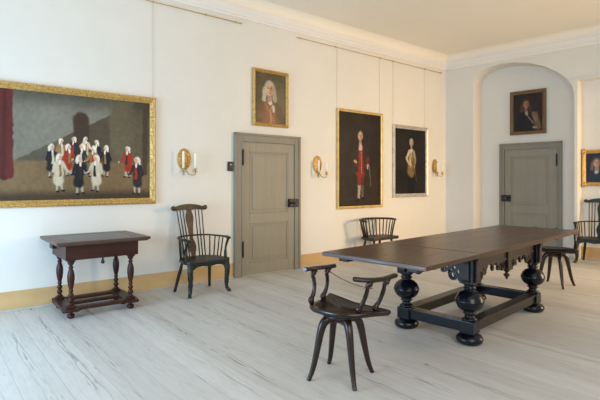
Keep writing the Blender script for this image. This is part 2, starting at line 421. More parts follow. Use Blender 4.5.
# ------------------------------------------------------------------ doors
def door(name, T, w_out, h_out, lx0, lx1, h_leaf, hinge_left, sill):
    """local: x along the wall, -y into the room"""
    root = bpy.data.objects.new(name, None); COL.objects.link(root); root['kind'] = 'structure'; root.matrix_world = T
    c = MB()
    jw0, jw1 = lx0, w_out - lx1
    for x0, x1, z0, z1 in ((0, jw0, 0, h_out), (lx1, w_out, 0, h_out), (jw0, lx1, h_leaf, h_out)):
        c.span((x0, -.035, z0), (x1, 0, z1), .006)
    # raised outer bead of the architrave
    for x0, x1, z0, z1 in ((0, .035, 0, h_out), (w_out - .035, w_out, 0, h_out), (0, w_out, h_out - .035, h_out)):
        c.span((x0, -.052, z0), (x1, -.03, z1), .008)
    for x0, x1, z0, z1 in ((jw0 - .03, jw0, 0, h_leaf + .03), (lx1, lx1 + .03, 0, h_leaf + .03), (jw0, lx1, h_leaf, h_leaf + .03)):
        c.span((x0, -.044, z0), (x1, -.03, z1), .005)
    c.build('door_frame', M['greyd'], root)
    lw = lx1 - lx0; L = MB(); y0 = -.022
    st = .125; r_b, r_m0, r_m1, r_t = .20, .80, .955, h_leaf - .15
    g = .004
    L.span((lx0 + g, y0, .012), (lx0 + st, -.001, h_leaf - g), .003); L.span((lx1 - st, y0, .012), (lx1 - g, -.001, h_leaf - g), .003)
    for z0, z1 in ((.012, r_b), (r_m0, r_m1), (r_t, h_leaf - g)): L.span((lx0 + st, y0, z0), (lx1 - st, -.001, z1), .003)
    lf = L.build('door_leaf', M['grey'], root)
    for z0, z1 in ((r_b, r_m0), (r_m1, r_t)):
        p = MB(); x0, x1 = lx0 + st, lx1 - st
        p.span((x0, -.008, z0), (x1, -.001, z1))
        for a, bb in (((x0, -.02, z0), (x1, -.006, z0 + .022)), ((x0, -.02, z1 - .022), (x1, -.006, z1)), ((x0, -.02, z0), (x0 + .022, -.006, z1)), ((x1 - .022, -.02, z0), (x1, -.006, z1))):
            p.span(a, bb, .008)
        p.span((x0 + .06, -.0165, z0 + .06), (x1 - .06, -.006, z1 - .06), .009)
        p.build('panel', M['grey'], lf)
    hx = lx0 - .008 if hinge_left else lx1 + .008
    for z in (.42, h_leaf - .24):
        h = MB(); h.span((hx - .014, -.056, z - .11), (hx + .014, -.02, z + .11), .006)
        h.tube([(hx, -.052, z - .125), (hx, -.052, z + .125)], .009, 8)
        h.build('hinge', M['iron'], root, 'black iron hinge')
    lx = lx1 if hinge_left else lx0; sg = -1 if hinge_left else 1
    k = MB(); k.span((lx + sg * .13, -.062, 1.03), (lx - sg * .055, -.02, 1.165), .008)
    lock = k.build('lock', M['iron'], root, 'black iron box lock')
    k = MB(); k.lathe([(0, 0), (.018, .0), (.018, .006), (.008, .012), (.007, .05), (.02, .055), (.026, .07), (.02, .085), (0, .088)], T=Matrix.Translation((lx + sg * .085, -.06, 1.1)) @ Matrix.Rotation(PI / 2, 4, 'X'), seg=14)
    k.build('door_knob', M['iron'], lock)
    k = MB(); k.lathe([(0, 0), (.011, 0), (.009, .005), (0, .006)], T=Matrix.Translation((lx + sg * .035, -.0615, 1.09)) @ Matrix.Rotation(PI / 2, 4, 'X'), seg=12)
    k.build('keyhole_cover', M['steel'], lock, 'small pale metal keyhole cover')
    return root
door('door_1', Matrix.Translation((WX, 3.666, 0)) @ Matrix.Rotation(PI / 2, 4, 'Z'), 1.268, 2.19, .148, 1.148, 2.058, True, True)
door('door_2', TB @ Matrix.Translation((1.05, AD, 0)), 1.21, 2.247, .104, 1.11, 2.117, False, True)

# ------------------------------------------------------------------ pictures
def picture(name, label, T_loc, rz, w, h, fw, depth, fmat, cmat, profile='gilt', group=None, wires=(), zr=3.84, tilt=0):
    root = thing(name, label, 'painting', T_loc, rz, group)
    if profile == 'gilt':
        P = [(0, 0), (0, depth * .55), (.12, depth * .8), (.3, depth), (.5, depth * .82), (.62, depth * .9), (.78, depth * .7), (1, depth * .5), (1, .008)]
    elif profile == 'plain':
        P = [(0, 0), (0, depth * .85), (.2, depth), (.55, depth * .8), (.75, depth * .6), (1, depth * .55), (1, .008)]
    else:
        P = [(0, 0), (0, depth), (.35, depth), (.5, depth * .75), (.8, depth * .65), (.85, depth * .8), (1, depth * .6), (1, .008)]
    b = MB(); rings = []
    for u, v in P:
        x, z = w / 2 - u * fw, h / 2 - u * fw
        rings.append([b.bm.verts.new(p) for p in ((-x, -v, -z), (x, -v, -z), (x, -v, z), (-x, -v, z))])
    for a, c in zip(rings, rings[1:]):
        for k in range(4): b.bm.faces.new((a[k], a[(k + 1) % 4], c[(k + 1) % 4], c[k]))
    b.bm.faces.new(rings[0])
    b.build('frame', fmat, root)
    canvas_mesh(w - fw * 1.8, h - fw * 1.8, -.016, cmat, root)
    for wx in wires:
        t = MB(); t.tube([(wx, -.012, h / 2 - .02), (wx, -.010, zr - T_loc[2] - .012)], .0021, 6); t.build('hanging_wire', M['wire'], root)
    return root
LW = PI / 2
# large picture: a plain stand-in, a dim brown room with a few small figures
WIG, FACE, STK = (220, 212, 196), (200, 158, 128), (176, 168, 152)
def person(x, z, k, coat, vest, legs=True, turn=1, sit=False):
    P = lambda a, b: (x + turn * a * k, z + b * k)
    def cap(a, b, c, d, r0, r1, col, soft=.35): return ('cap', *P(a, b), *P(c, d), r0 * k, r1 * k, col, soft)
    d = []
    if legs and not sit:
        d += [cap(-.022, -.2, -.03, -.33, .020, .012, STK), cap(.024, -.2, .034, -.32, .020, .012, STK), cap(-.03, -.34, -.005, -.343, .013, .010, (22, 20, 20)), cap(.034, -.33, .062, -.333, .013, .010, (22, 20, 20)),
              cap(0, -.06, -.01, -.2, .055, .072, coat)]
    if sit:
        d += [cap(-.05, -.16, -.04, -.32, .012, .010, (70, 46, 36)), cap(.03, -.18, .02, -.32, .012, .010, (70, 46, 36)), cap(-.07, -.17, .05, -.17, .02, .02, (96, 48, 40)), cap(0, -.14, .11, -.15, .04, .03, vest), cap(.115, -.15, .10, -.29, .026, .014, STK), cap(.10, -.30, .135, -.30, .013, .010, (22, 20, 20)), cap(-.02, -.08, -.05, -.2, .06, .05, coat)]
    d += [cap(0, .02, 0, -.08, .056, .058, coat), cap(-.05, .025, -.078, -.075, .022, .018, coat), cap(-.078, -.075, -.03, -.12, .018, .014, coat), cap(.05, .025, .084, -.06, .022, .018, coat), cap(.084, -.06, .12, -.09, .018, .013, coat),
          cap(.13, -.095, .135, -.098, .012, .012, FACE), cap(.012, .02, .016, -.13, .014, .022, vest, .4), cap(.006, .062, .01, .02, .016, .012, (224, 218, 204), .4),
          (*P(-.004, .118), .040 * k, .044 * k, 0, WIG, .35), cap(-.03, .11, -.034, .06, .018, .014, WIG), (*P(.012, .108), .024 * k, .034 * k, 0, FACE, .35)]
    return d
K1, K2, RD, CR, OC = (24, 27, 33), (38, 38, 44), (156, 46, 32), (200, 188, 164), (146, 112, 66)
dabs = [('cap', .50, .50, .52, .0, .17, .15, (98, 89, 71), .5), ('cap', .02, .34, .02, -.05, .10, .10, (62, 48, 38), .25), ('cap', .82, .6, .80, -.3, .05, .04, (66, 58, 46), .5)]
for q in range(5): dabs.append(('cap', -.90 + .045 * q, .66, -.93 + .052 * q, -.34 - .02 * (q % 2), .026, .042, ((92, 32, 34), (74, 25, 28))[q % 2], .35))      # red drapery
for x, z, k, c1, c2, t in ((-.20, .0, .66, OC, CR, 1), (-.06, .03, .64, K2, RD, -1), (.07, .04, .64, CR, OC, 1), (.20, .0, .66, K1, CR, -1), (-.30, -.09, .78, K1, CR, 1), (-.12, -.08, .76, RD, OC, 1), (.03, -.07, .76, K2, CR, -1), (.16, -.09, .78, OC, RD, -1), (.31, -.08, .77, K1, OC, -1),
                            (-.22, -.22, .9, CR, OC, 1), (.00, -.24, .94, K1, K2, 1), (.19, -.22, .9, CR, K1, -1), (.58, -.08, .8, RD, K2, -1), (.70, -.24, .96, K2, RD, -1)): dabs += person(x, z, k, c1, c2, True, t)
bands = [(1, 0, -.22, .012, (78, 69, 56), 1), (1, 0, .36, .010, (92, 83, 66), 1), (0, -1, .17, .02, (118, 97, 68), 1), (-.5, .87, .19, .008, (122, 121, 109), .95),
         (0, -1, .53, .06, (50, 42, 33), .85), (0, 1, .50, .12, (56, 52, 44), .7)]
yl, yr = .56, 2.452
picture('gilt_framed_painting', 'large wide painting of a dim brown room in carved gold frame above small table', (WX, (yl + yr) / 2, 1.859), LW, yr - yl, 1.408, .08, .06, M['gold'], (((80, 76, 64), (100, 94, 79)), dabs, bands, .012, 3), 'gilt', wires=(yr - .03 - (yl + yr) / 2, yl + .1 - (yl + yr) / 2))

def head(x, z, k, wig, skin, long_wig=True, shade=.78):
    sk2 = tuple(c * shade for c in skin); dk = (58, 42, 34)
    d = [(x, z + .015 * k, .078 * k, .098 * k, 0, wig, .3)]
    if long_wig: d += [('cap', x - .065 * k, z, x - .08 * k, z - .12 * k, .035 * k, .03 * k, wig, .4), ('cap', x + .065 * k, z, x + .08 * k, z - .12 * k, .035 * k, .03 * k, tuple(c * .85 for c in wig), .4)]
    d += [('cap', x, z - .06 * k, x, z - .12 * k, .032 * k, .035 * k, sk2, .4), (x, z, .052 * k, .074 * k, 0, skin, .25), (x + .026 * k, z - .005 * k, .026 * k, .06 * k, 0, sk2, .7),
          ('cap', x - .028 * k, z + .016 * k, x - .012 * k, z + .016 * k, .006 * k, .006 * k, dk, .6), ('cap', x + .014 * k, z + .016 * k, x + .03 * k, z + .016 * k, .006 * k, .006 * k, dk, .6),
          ('cap', x - .03 * k, z + .03 * k, x - .01 * k, z + .032 * k, .004 * k, .004 * k, (110, 84, 66), .6), ('cap', x + .012 * k, z + .032 * k, x + .032 * k, z + .03 * k, .004 * k, .004 * k, (110, 84, 66), .6),
          ('cap', x + .002 * k, z + .01 * k, x + .006 * k, z - .02 * k, .005 * k, .009 * k, sk2, .6), ('cap', x - .014 * k, z - .041 * k, x + .016 * k, z - .041 * k, .006 * k, .006 * k, (152, 84, 72), .6)]
    return d
# bust portrait over the left door
d = [('cap', -.14, -.16, -.2, -.4, .11, .14, (104, 82, 58), .5), ('cap', .12, -.16, .2, -.4, .11, .14, (92, 76, 54), .5), ('cap', -.01, -.12, -.02, -.45, .12, .18, (128, 88, 62), .5), ('cap', -.09, -.1, .06, -.36, .03, .03, (150, 104, 74), .6),
     ('cap', .01, -.14, .0, -.4, .012, .012, (170, 140, 88), .6), ('cap', .05, -.12, .06, -.2, .03, .02, (188, 184, 168), .6), ('cap', -.02, .04, -.01, -.06, .04, .045, (204, 196, 176), .4), ('cap', -.22, -.3, -.06, -.22, .03, .025, (120, 92, 66), .6)] + head(-.02, .14, 1.35, (178, 170, 150), (202, 162, 132))
picture('gilt_framed_portrait', 'small gold-framed bust portrait in a grey wig directly above the left grey door', (WX, 4.34, 2.766), LW, .69, .895, .052, .06, M['gold'], (((82, 75, 54), (106, 97, 72)), d, [(-1, 0, .2, .1, (74, 68, 50), .7)], .014, 12), 'gilt')
# tall portrait, red waistcoat
BR, DK = (116, 37, 27), (37, 33, 35)
d = [('cap', .05, -.42, .055, -.70, .044, .03, (92, 80, 70), .4), ('cap', -.03, -.42, -.045, -.72, .046, .03, (158, 148, 132), .35), ('cap', -.05, -.745, -.11, -.765, .03, .022, (14, 12, 12), .4), ('cap', .055, -.72, .10, -.735, .028, .02, (14, 12, 12), .4),
     ('cap', .055, -.24, .05, -.44, .07, .05, (88, 28, 22), .35), ('cap', -.03, -.24, -.035, -.44, .07, .052, BR, .35), ('cap', -.16, .16, -.17, -.22, .07, .09, DK, .4), ('cap', .14, .16, .19, -.24, .07, .09, DK, .4), ('cap', 0, .2, .0, -.2, .10, .145, (128, 42, 30), .3), ('cap', -.08, .22, -.1, -.2, .035, .05, DK, .4), ('cap', .09, .22, .13, -.2, .035, .05, DK, .4),
     ('cap', .02, .14, .03, -.26, .007, .007, (178, 136, 74), .6), ('cap', -.11, -.11, -.05, -.11, .03, .02, (98, 32, 26), .5), ('cap', .07, -.11, .14, -.11, .025, .03, (98, 32, 26), .5), ('cap', -.13, .22, -.22, .05, .055, .045, DK, .35), ('cap', -.22, .05, -.14, -.04, .045, .035, DK, .35), ('cap', -.15, -.03, -.11, -.05, .03, .026, (186, 148, 120), .4), ('cap', .13, .22, .2, .02, .055, .045, DK, .35),
     ('cap', .2, .02, .2, -.06, .05, .05, (100, 36, 30), .35), ('cap', .2, -.1, .19, -.16, .026, .02, (190, 152, 124), .4), ('cap', 0, .33, .0, .2, .03, .045, (176, 170, 158), .4), ('cap', .24, -.1, .28, -.5, .01, .006, (120, 108, 84), .6)] + head(-.005, .43, .92, (158, 148, 132), (196, 154, 124), False)
picture('gilt_framed_portrait', 'tall portrait of a standing figure in red waistcoat, narrow gold frame', (WX, 6.393, 1.859), LW, 1.205, 1.806, .042, .05, M['goldp'], (((29, 23, 19), (44, 34, 27)), d, [(0, -1, .70, .06, (42, 33, 26), .8)], .014, 21), 'plain', wires=(5.762 - 6.393 + .03, 6.926 - 6.393))
# portrait with silver frame
d = [('cap', -.05, -.24, -.06, -.62, .06, .04, (16, 15, 16), .4), ('cap', .06, -.24, .07, -.6, .06, .04, (16, 15, 16), .4), ('cap', .01, .0, .02, -.2, .09, .135, (124, 102, 64), .35), ('cap', .03, .2, .02, -.02, .075, .08, (172, 154, 120), .35), ('cap', -.05, .2, .1, -.14, .016, .02, (92, 62, 38), .5), ('cap', .06, .2, .1, -.2, .02, .03, (104, 78, 46), .5), ('cap', -.01, .12, .0, -.12, .008, .008, (206, 186, 140), .6),
     ('cap', -.04, .21, -.13, .06, .04, .035, (188, 174, 148), .35), ('cap', -.13, .06, -.06, -.04, .032, .026, (176, 162, 136), .35), ('cap', -.05, -.05, -.03, -.06, .022, .02, (190, 154, 126), .4), ('cap', .1, .2, .155, .04, .04, .034, (150, 134, 106), .35), ('cap', .155, .04, .13, -.08, .032, .024, (140, 124, 98), .35), ('cap', .13, -.1, .125, -.12, .022, .02, (178, 142, 116), .4),
     ('cap', .12, -.05, .2, -.42, .008, .006, (110, 100, 84), .6), ('cap', .025, .30, .03, .22, .026, .04, (198, 190, 174), .4)] + head(.025, .385, .88, (164, 156, 142), (198, 162, 134), False)
picture('silver_framed_portrait', 'dark portrait of a pale-sleeved figure in silver frame beside the corner', (WX, 7.878, 1.862), LW, 1.13, 1.46, .07, .05, M['silver'], (((23, 20, 20), (36, 31, 29)), d, [(0, -1, .56, .06, (34, 28, 25), .7)], .014, 31), 'plain', wires=(7.33 - 7.878, 8.354 - 7.878))
# portrait above the alcove door
d = [('cap', -.12, -.06, -.16, -.36, .10, .12, (22, 19, 19), .45), ('cap', .06, -.06, .08, -.36, .11, .13, (25, 21, 21), .45), ('cap', .14, -.04, .19, -.3, .05, .075, (110, 82, 56), .5), ('cap', .10, -.02, .15, -.16, .03, .04, (126, 96, 66), .6), ('cap', -.02, -.05, .10, -.22, .012, .014, (104, 118, 126), .6), ('cap', -.03, .07, -.02, -.03, .026, .03, (150, 138, 118), .5), ('cap', .11, -.31, .16, -.32, .025, .02, (160, 130, 106), .5)] + head(-.035, .165, 1.05, (70, 52, 39), (150, 106, 78))
px, py, pz = bwp(1.62, AD, 2.868)
picture('brown_framed_portrait', 'dark bust portrait in plain brown frame inside the alcove above its door', (px, py, pz), BW, .70, .902, .07, .04, M['brownframe'], (((29, 23, 19), (43, 33, 27)), d, [], .012, 41), 'wood')
# right-hand portrait in the niche
d = [('cap', -.06, -.1, -.12, -.3, .08, .1, (26, 31, 46), .5), ('cap', .05, -.1, .1, -.3, .08, .1, (24, 28, 42), .5), ('cap', -.01, .02, -.01, -.08, .03, .036, (172, 172, 162), .45)] + head(-.012, .085, .95, (100, 86, 74), (188, 140, 112))
px, py, pz = bwp(2.878, ND, 1.703)
p6 = picture('ornate_framed_portrait', 'dark portrait in ornate gold frame with corner shells at the right edge', (px, py, pz), BW, .50, .675, .068, .05, M['gold'], (((20, 21, 28), (32, 31, 36)), d, [], .01, 51), 'gilt')
for sx in (-1, 1):
    for sz in (-1, 1):
        b = MB(); b.lathe([(.05, 0), (.048, .025), (.033, .042), (.015, .05), (0, .052)], T=Matrix.Translation((sx * .218, -.015, sz * .305)) @ Matrix.Rotation(PI / 2, 4, 'X'), seg=16)
        for k in range(5):
            a = PI / 4 + (k - 2) * .5
            b.tube([(sx * .218, -.05, sz * .305), (sx * (.218 + .045 * math.cos(a)), -.03, sz * (.305 + .045 * math.sin(a)))], [.012, .018], 8)
        b.build('corner_shell', M['gold'], p6)

# picture rails
def rail(label, y0, y1, z, bs):
    r = thing('picture_rail', label, 'picture rail', (WX, y0, z), LW)
    b = MB(); b.tube([(0, -.02, 0), (y1 - y0, -.02, 0)], .0065, 8); b.lathe([(0, 0), (.012, .0), (.012, .02), (0, .03)], T=Matrix.Translation((y1 - y0, -.02, 0)) @ Matrix.Rotation(PI / 2, 4, 'Y'), seg=10); b.build('rod', M['rail'], r)
    for y in bs:
        b = MB(); b.tube([(y - y0, 0, .0), (y - y0, -.022, 0)], .006, 8); b.box((y - y0, -.024, 0), (.018, .014, .03), .004); b.build('bracket', M['rail'], r)
rail('thin metal picture rail high above the large gold-framed painting', .3, 3.78, 3.845, (.6, 1.5, 2.424, 3.2, 3.7))
rail('thin metal picture rail running over the two tall portraits to the corner', 4.87, 8.95, 3.843, (4.95, 5.76, 6.93, 7.32, 8.36, 8.9))

# ------------------------------------------------------------------ wall sconces and candles
def make_sconce(label, y, z):
    r = thing('wall_sconce', label, 'wall sconce', (WX, y, z), LW, 'brass sconces along the long wall')
    b = MB(); E = Matrix.Rotation(PI / 2, 4, 'X') @ Matrix.Diagonal((.68, 1, 1, 1))
    b.lathe([(.148, 0), (.15, .008), (.143, .014), (.132, .01), (.118, .012), (.112, .02), (.10, .016), (.07, .03), (.03, .038), (0, .04)], T=E, seg=32)
    for k in range(20):
        a = 2 * PI * k / 20; b.lathe([(.0, -.009), (.008, -.005), (.0095, 0), (.006, .006), (0, .008)], T=Matrix.Translation((.088 * math.cos(a), -.014, .13 * math.sin(a))), seg=8)
    b.build('backplate', M['brass'], r, 'embossed oval brass plate')
    for sx in (-1, 1):
        ex, ey = SC_X + sx * SC_A, -SC_B
        b = MB(); b.tube(smooth_pts([(sx * .015, -.015, -.11), (sx * .03, -.06, -.195), (ex * .6 + sx * .01, -.10, -.222), (ex, ey, -.212), (ex, ey, -.175)], 6), .0065, 8); b.build('arm', M['brass'], r)
        b = MB(); b.lathe([(.008, -.184), (.03, -.178), (.034, -.170), (.012, -.172), (.010, -.162), (.019, -.155), (.021, -.13), (.0165, -.13), (.0165, -.152), (0, -.152)], (ex, ey, 0), 16); b.build('candle_cup', M['brass'], r)
    return r
SC_A, SC_B, SC_X = .088, .12, .022
def candles(y, z, wheres, hts):
    for sx, wh, ht in zip((-1, 1), wheres, hts):
        b = MB(); b.lathe([(0, 0), (.016, 0), (.0155, ht), (.01, ht + .008), (0, ht + .009)], seg=14)
        o = b.build('candle', M['wax'], None, loc=(WX + SC_B, y + SC_X + sx * SC_A, z - .152)); tag(o, wh, 'candle', 'sconce candles')
        w = MB(); w.tube([(0, 0, ht + .004), (.001, 0, ht + .012), (.003, 0, ht + .018)], .0015, 6); w.build('wick', M['iron'], o)
for y, z, what, lab, hs in ((2.872, 1.762, 'the sconce left of the left grey door', 'oval brass wall sconce between the big painting and the left grey door', (.25, .23)),
                        (5.335, 1.745, 'the sconce between left door and tall red portrait', 'oval brass wall sconce between the left grey door and the tall red portrait', (.21, .17)),
                        (8.73, 1.785, 'the sconce nearest the corner', 'oval brass wall sconce right of the silver-framed portrait, nearest the corner', (.21, .17))):
    make_sconce(lab, y, z)
    candles(y, z, ['white candle on the left arm of ' + what, 'white candle on the right arm of ' + what], hs)

r = thing('wall_switch_box', 'small dark box with a pale dot on the wall left of grey door', 'switch', (WX, 3.605, 1.675), LW)
b = MB(); b.span((-.042, -.028, -.07), (.042, 0, .07), .006); b.build('box_body', M['iron'], r)
b = MB(); b.lathe([(0, 0), (.016, 0), (.014, .008), (.007, .012), (.006, .022), (0, .024)], T=Matrix.Translation((.0, -.027, .025)) @ Matrix.Rotation(PI / 2, 4, 'X'), seg=12); b.build('switch_knob', M['steel'], r)

# ------------------------------------------------------------------ side table
r = thing('side_table', 'small dark oak table with turned legs under the large painting', 'table', (-5.655, 1.565, 0), LW)
HX, HY = .487, .42      # half sizes, x along the wall
b = MB()
for a, c in (((-HX, -HY, .795), (HX, -HY + .11, .825)), ((-HX, HY - .11, .795), (HX, HY, .825)), ((-HX, -HY + .11, .795), (-HX + .13, HY - .11, .825)), ((HX - .13, -HY + .11, .795), (HX, HY - .11, .825))): b.span(a, c, .004)
b.span((-HX + .02, -HY + .02, .780), (HX - .02, HY - .02, .797), .006)
tt = b.build('tabletop', M['sttop'], r)
b = MB(); b.span((-HX + .132, -HY + .112, .79), (HX - .132, HY - .112, .8235), .002); b.build('inset_panel', M['slate'], tt, 'dark slate-coloured panel set into the top')
LX, LY = .315, .255
for nm, a, c in (('apron', (-LX - .065, -LY - .065, .62), (LX + .065, -LY - .038, .785)), ('apron', (-LX - .065, LY + .038, .62), (LX + .065, LY + .065, .785)), ('apron', (-LX - .065, -LY - .04, .62), (-LX - .038, LY + .04, .785)), ('apron', (LX + .038, -LY - .04, .62), (LX + .065, LY + .04, .785))):
    b = MB(); b.span(a, c, .004)
    if abs(a[0] - c[0]) > .3:
        yy = a[1] - .008 if a[1] < 0 else c[1] + .0
        b.span((a[0] + .005, yy, .622), (c[0] - .005, yy + .008, .636), .003)
    b.build(nm, M['walnutx'], r)
b = MB(); b.span((-LX - .10, LY - .12, .70), (-LX - .06, LY + .03, .775), .004); b.build('drawer_runner', M['walnutx'], r)
b = MB(); b.lathe([(0, .552), (.014, .556), (.021, .57), (.017, .586), (.009, .594), (.013, .602), (.009, .61), (.009, .622)], (-.005, -LY - .05, 0), 14); b.build('drop_knob', M['iron'], r, 'small dark turned knob under the front apron')
base_prof = [(.019, .135), (.030, .142), (.030, .152), (.020, .158), (.018, .168), (.027, .178), (.031, .192), (.027, .206), (.018, .214), (.018, .222), (.026, .232), (.029, .246), (.025, .260), (.017, .268),
             (.017, .276), (.025, .284), (.025, .292), (.018, .300), (.022, .32), (.031, .36), (.037, .41), (.037, .45), (.031, .49), (.022, .515), (.018, .525), (.026, .534), (.026, .543), (.017, .55), (.018, .562), (.03, .575), (.034, .59), (.034, .60)]
for sx in (-1, 1):
    for sy in (-1, 1):
        x, y = sx * LX, sy * LY
        b = MB(); b.lathe(base_prof, (x, y, 0), 20); b.span((x - .039, y - .039, .60), (x + .039, y + .039, .782), .004)
        b.span((x - .042, y - .042, .075), (x + .042, y + .042, .137), .006)
        b.build('leg', M['walnut'], r)
foot = [(0, 0), (.022, 0), (.036, .012), (.040, .028), (.034, .044), (.018, .052), (.018, .060), (.028, .066), (.028, .076)]
for sx in (-1, 1):
    for sy in (-1, 0, 1):
        b = MB(); b.lathe(foot, (sx * LX, sy * LY, 0), 18); b.build('bun_foot', M['walnut'], r)
for sx in (-1, 1):           # end boards of the low frame, pointed outwards
    out = [(sx * (LX - .065), -LY - .09), (sx * (LX + .065), -LY - .09), (sx * (LX + .085), -LY + .02), (sx * (LX + .085), LY - .02), (sx * (LX + .065), LY + .09), (sx * (LX - .065), LY + .09)]
    b = MB(); b.prism(out, .078, .112, bev=.01); b.build('stretcher', M['walnut'], r)
for y, w in ((-LY, .085), (0, .06), (LY, .085)):
    b = MB(); b.span((-LX + .06, y - w / 2, .08), (LX - .06, y + w / 2, .118), .01); b.build('stretcher', M['walnutx'], r)

# ------------------------------------------------------------------ long draw-leaf table
r = thing('draw_leaf_table', 'long dark draw-leaf table on bulbous black legs in the room centre', 'table', (-2.765, 4.68, 0), R(5))
TW = .518
def planks(y0, y1, n, z0, z1):
    b = MB()
    for i in range(n):
        x0 = -TW + 2 * TW * i / n; x1 = -TW + 2 * TW * (i + 1) / n
        b.span((x0 + .0008, y0, z0), (x1 - .0008, y1, z1), .002)
    return b
planks(-.955, .995, 4, .786, .829).build('center_top', M['top'], r)
for y0, y1, e in ((-1.85, -.9545, -1), (.9945, 1.85, 1)):
    b = planks(y0 + (.09 if e < 0 else .001), y1 - (.001 if e < 0 else .09), 4, .79, .827)
    ya, yb = (y0, y0 + .089) if e < 0 else (y1 - .089, y1)
    b.span((-TW, ya, .79), (TW, yb, .827), .003)
    lf = b.build('draw_leaf', M['topx'], r)
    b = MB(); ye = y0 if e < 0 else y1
    b.tube([(-TW + .002, ye, .8065), (TW - .002, ye, .8065)], .0165, 10); b.build('edge_sheen', M['edge'], lf, 'strip added along the worn edge of the table leaf with window sheen painted pale')  # strip added along the leaf end to carry the painted reflection
    for x in (-.34, .36):
        m_ = MB(); m_.span((x - .045, min(y0, y1) + .06, .752), (x + .045, max(y0, y1) - .06, .79), .004); m_.build('leaf_runner', M['blackbr'], r)
CX, CYL, HLX, HLY = .04, -.12, .33, .757
BK = .066
def tleg(x, y):
    b = MB()
    b.span((x - BK, y - BK, .095), (x + BK, y + BK, .205), .005)
    b.lathe([(.058, .203), (.066, .212), (.066, .222), (.050, .232), (.042, .245), (.040, .258), (.052, .266), (.060, .274), (.052, .282), (.045, .288), (.078, .303), (.104, .326), (.119, .354), (.124, .374), (.1265, .379), (.1265, .387), (.124, .392),
             (.118, .412), (.103, .440), (.078, .462), (.046, .476), (.044, .484), (.056, .492), (.056, .502), (.044, .510), (.048, .522), (.062, .530), (.062, .540)], (x, y, 0), 36)
    b.span((x - BK, y - BK, .538), (x + BK, y + BK, .786), .005)
    lg = b.build('leg', M['black'], r, 'turned black leg with a large ball')
    b = MB(); b.lathe([(0, 0), (.085, 0), (.108, .014), (.119, .036), (.117, .058), (.098, .078), (.06, .09), (.05, .097)], (x, y, 0), 36); b.build('bun_foot', M['black'], lg)
    return lg
for sx in (-1, 1):
    for sy in (-1, 1):
        x, y = CX + sx * HLX, CYL + sy * HLY
        lg = tleg(x, y)
        for dx, dy in ((sx, 0), (0, sy)):          # corbels on the outer faces of the top block
            b = MB(); T = Matrix.Translation((x + dx * BK, y + dy * BK, 0)) @ Matrix.Rotation(math.atan2(dy, dx), 4, 'Z') @ Matrix.Rotation(PI / 2, 4, 'X')
            b.prism([(0, .55), (.012, .555), (.02, .58), (.02, .72), (.03, .75), (.036, .785), (0, .785)], -.034, .034, T)
            b.build('corbel', M['apron'], lg)
SW = .085
for sy in (-1, 1):
    y = CYL + sy * HLY
    b = MB(); b.span((CX - HLX + BK - .01, y - SW / 2, .10), (CX + HLX - BK + .01, y + SW / 2, .185), .006); b.span((CX - HLX + BK - .01, y - SW / 2 - .012, .178), (CX + HLX - BK + .01, y + SW / 2 + .012, .2), .005); b.build('stretcher', M['black'], r)
for sx in (-1, 1):
    x = CX + sx * HLX
    b = MB(); b.span((x - SW / 2, CYL - HLY + BK - .01, .10), (x + SW / 2, CYL + HLY - BK + .01, .185), .006); b.span((x - SW / 2 - .012, CYL - HLY + BK - .01, .178), (x + SW / 2 + .012, CYL + HLY - BK + .01, .2), .005); b.build('stretcher', M['blackbr'], r)
# frieze boards
for sy in (-1, 1):
    y = CYL + sy * (HLY + .02); b = MB(); b.span((CX - HLX + BK, y - .015, .69), (CX + HLX - BK, y + .015, .786), .003); b.build('frieze', M['black'], r)
for sx in (-1, 1):
    x = CX + sx * (HLX + .02); b = MB(); b.span((x - .015, CYL - HLY + BK, .665), (x + .015, CYL + HLY - BK, .786), .003); b.span((x - .022, CYL - HLY + BK, .672), (x + .022, CYL + HLY - BK, .69), .003); b.build('frieze', M['apron'], r)
# pierced scroll brackets: outline from the leg block (x=0) outwards, z relative to the frieze foot
def bracket_shape(L, D):
    out = [(0, .004), (L, .004), (L, -.02), (L - .015, -.03), (L - .03, -.022), (L - .042, -.04)]
    out += [(L - .06 + .03 * math.cos(a), -.058 + .026 * math.sin(a)) for a in [R(v) for v in (20, -20, -60, -100, -140)]]
    out += [(L * .55, -.062), (L * .5, -D * .62)]
    out += [(L * .34 + .045 * math.cos(a), -D * .74 + .045 * math.sin(a)) for a in [R(v) for v in (10, -30, -70, -110, -150)]]
    out += [(.035, -D * .8), (.03, -D), (.012, -D - .015), (0, -D - .01)]
    holes = [circle(L - .062, -.052, .012, 10), circle(L * .34, -D * .70, .021, 12), circle(L * .62, -.028, .013, 10), circle(L * .28, -.026, .015, 10), circle(.03, -D * .45, .013, 10, .022), [(L * .36, -.048), (L * .47, -.04), (L * .5, -.055), (L * .42, -.066)]]
    return out, holes
def put_bracket(T, L, D, mat):
    o_, h_ = bracket_shape(L, D); b = MB(); b.prism(o_, -.012, .012, T, h_)
    # raised scroll line on both faces
    for zf in (-.014, .014):
        sp = [(L * .34 + (.012 + .0045 * k) * math.cos(k * .62 + 2.2), -D * .70 + (.012 + .0045 * k) * math.sin(k * .62 + 2.2), zf) for k in range(9)]
        b.tube([T @ Vector(p) for p in sp], .006, 6)
    b.build('scroll_bracket', mat, r, 'pierced carved scroll bracket')
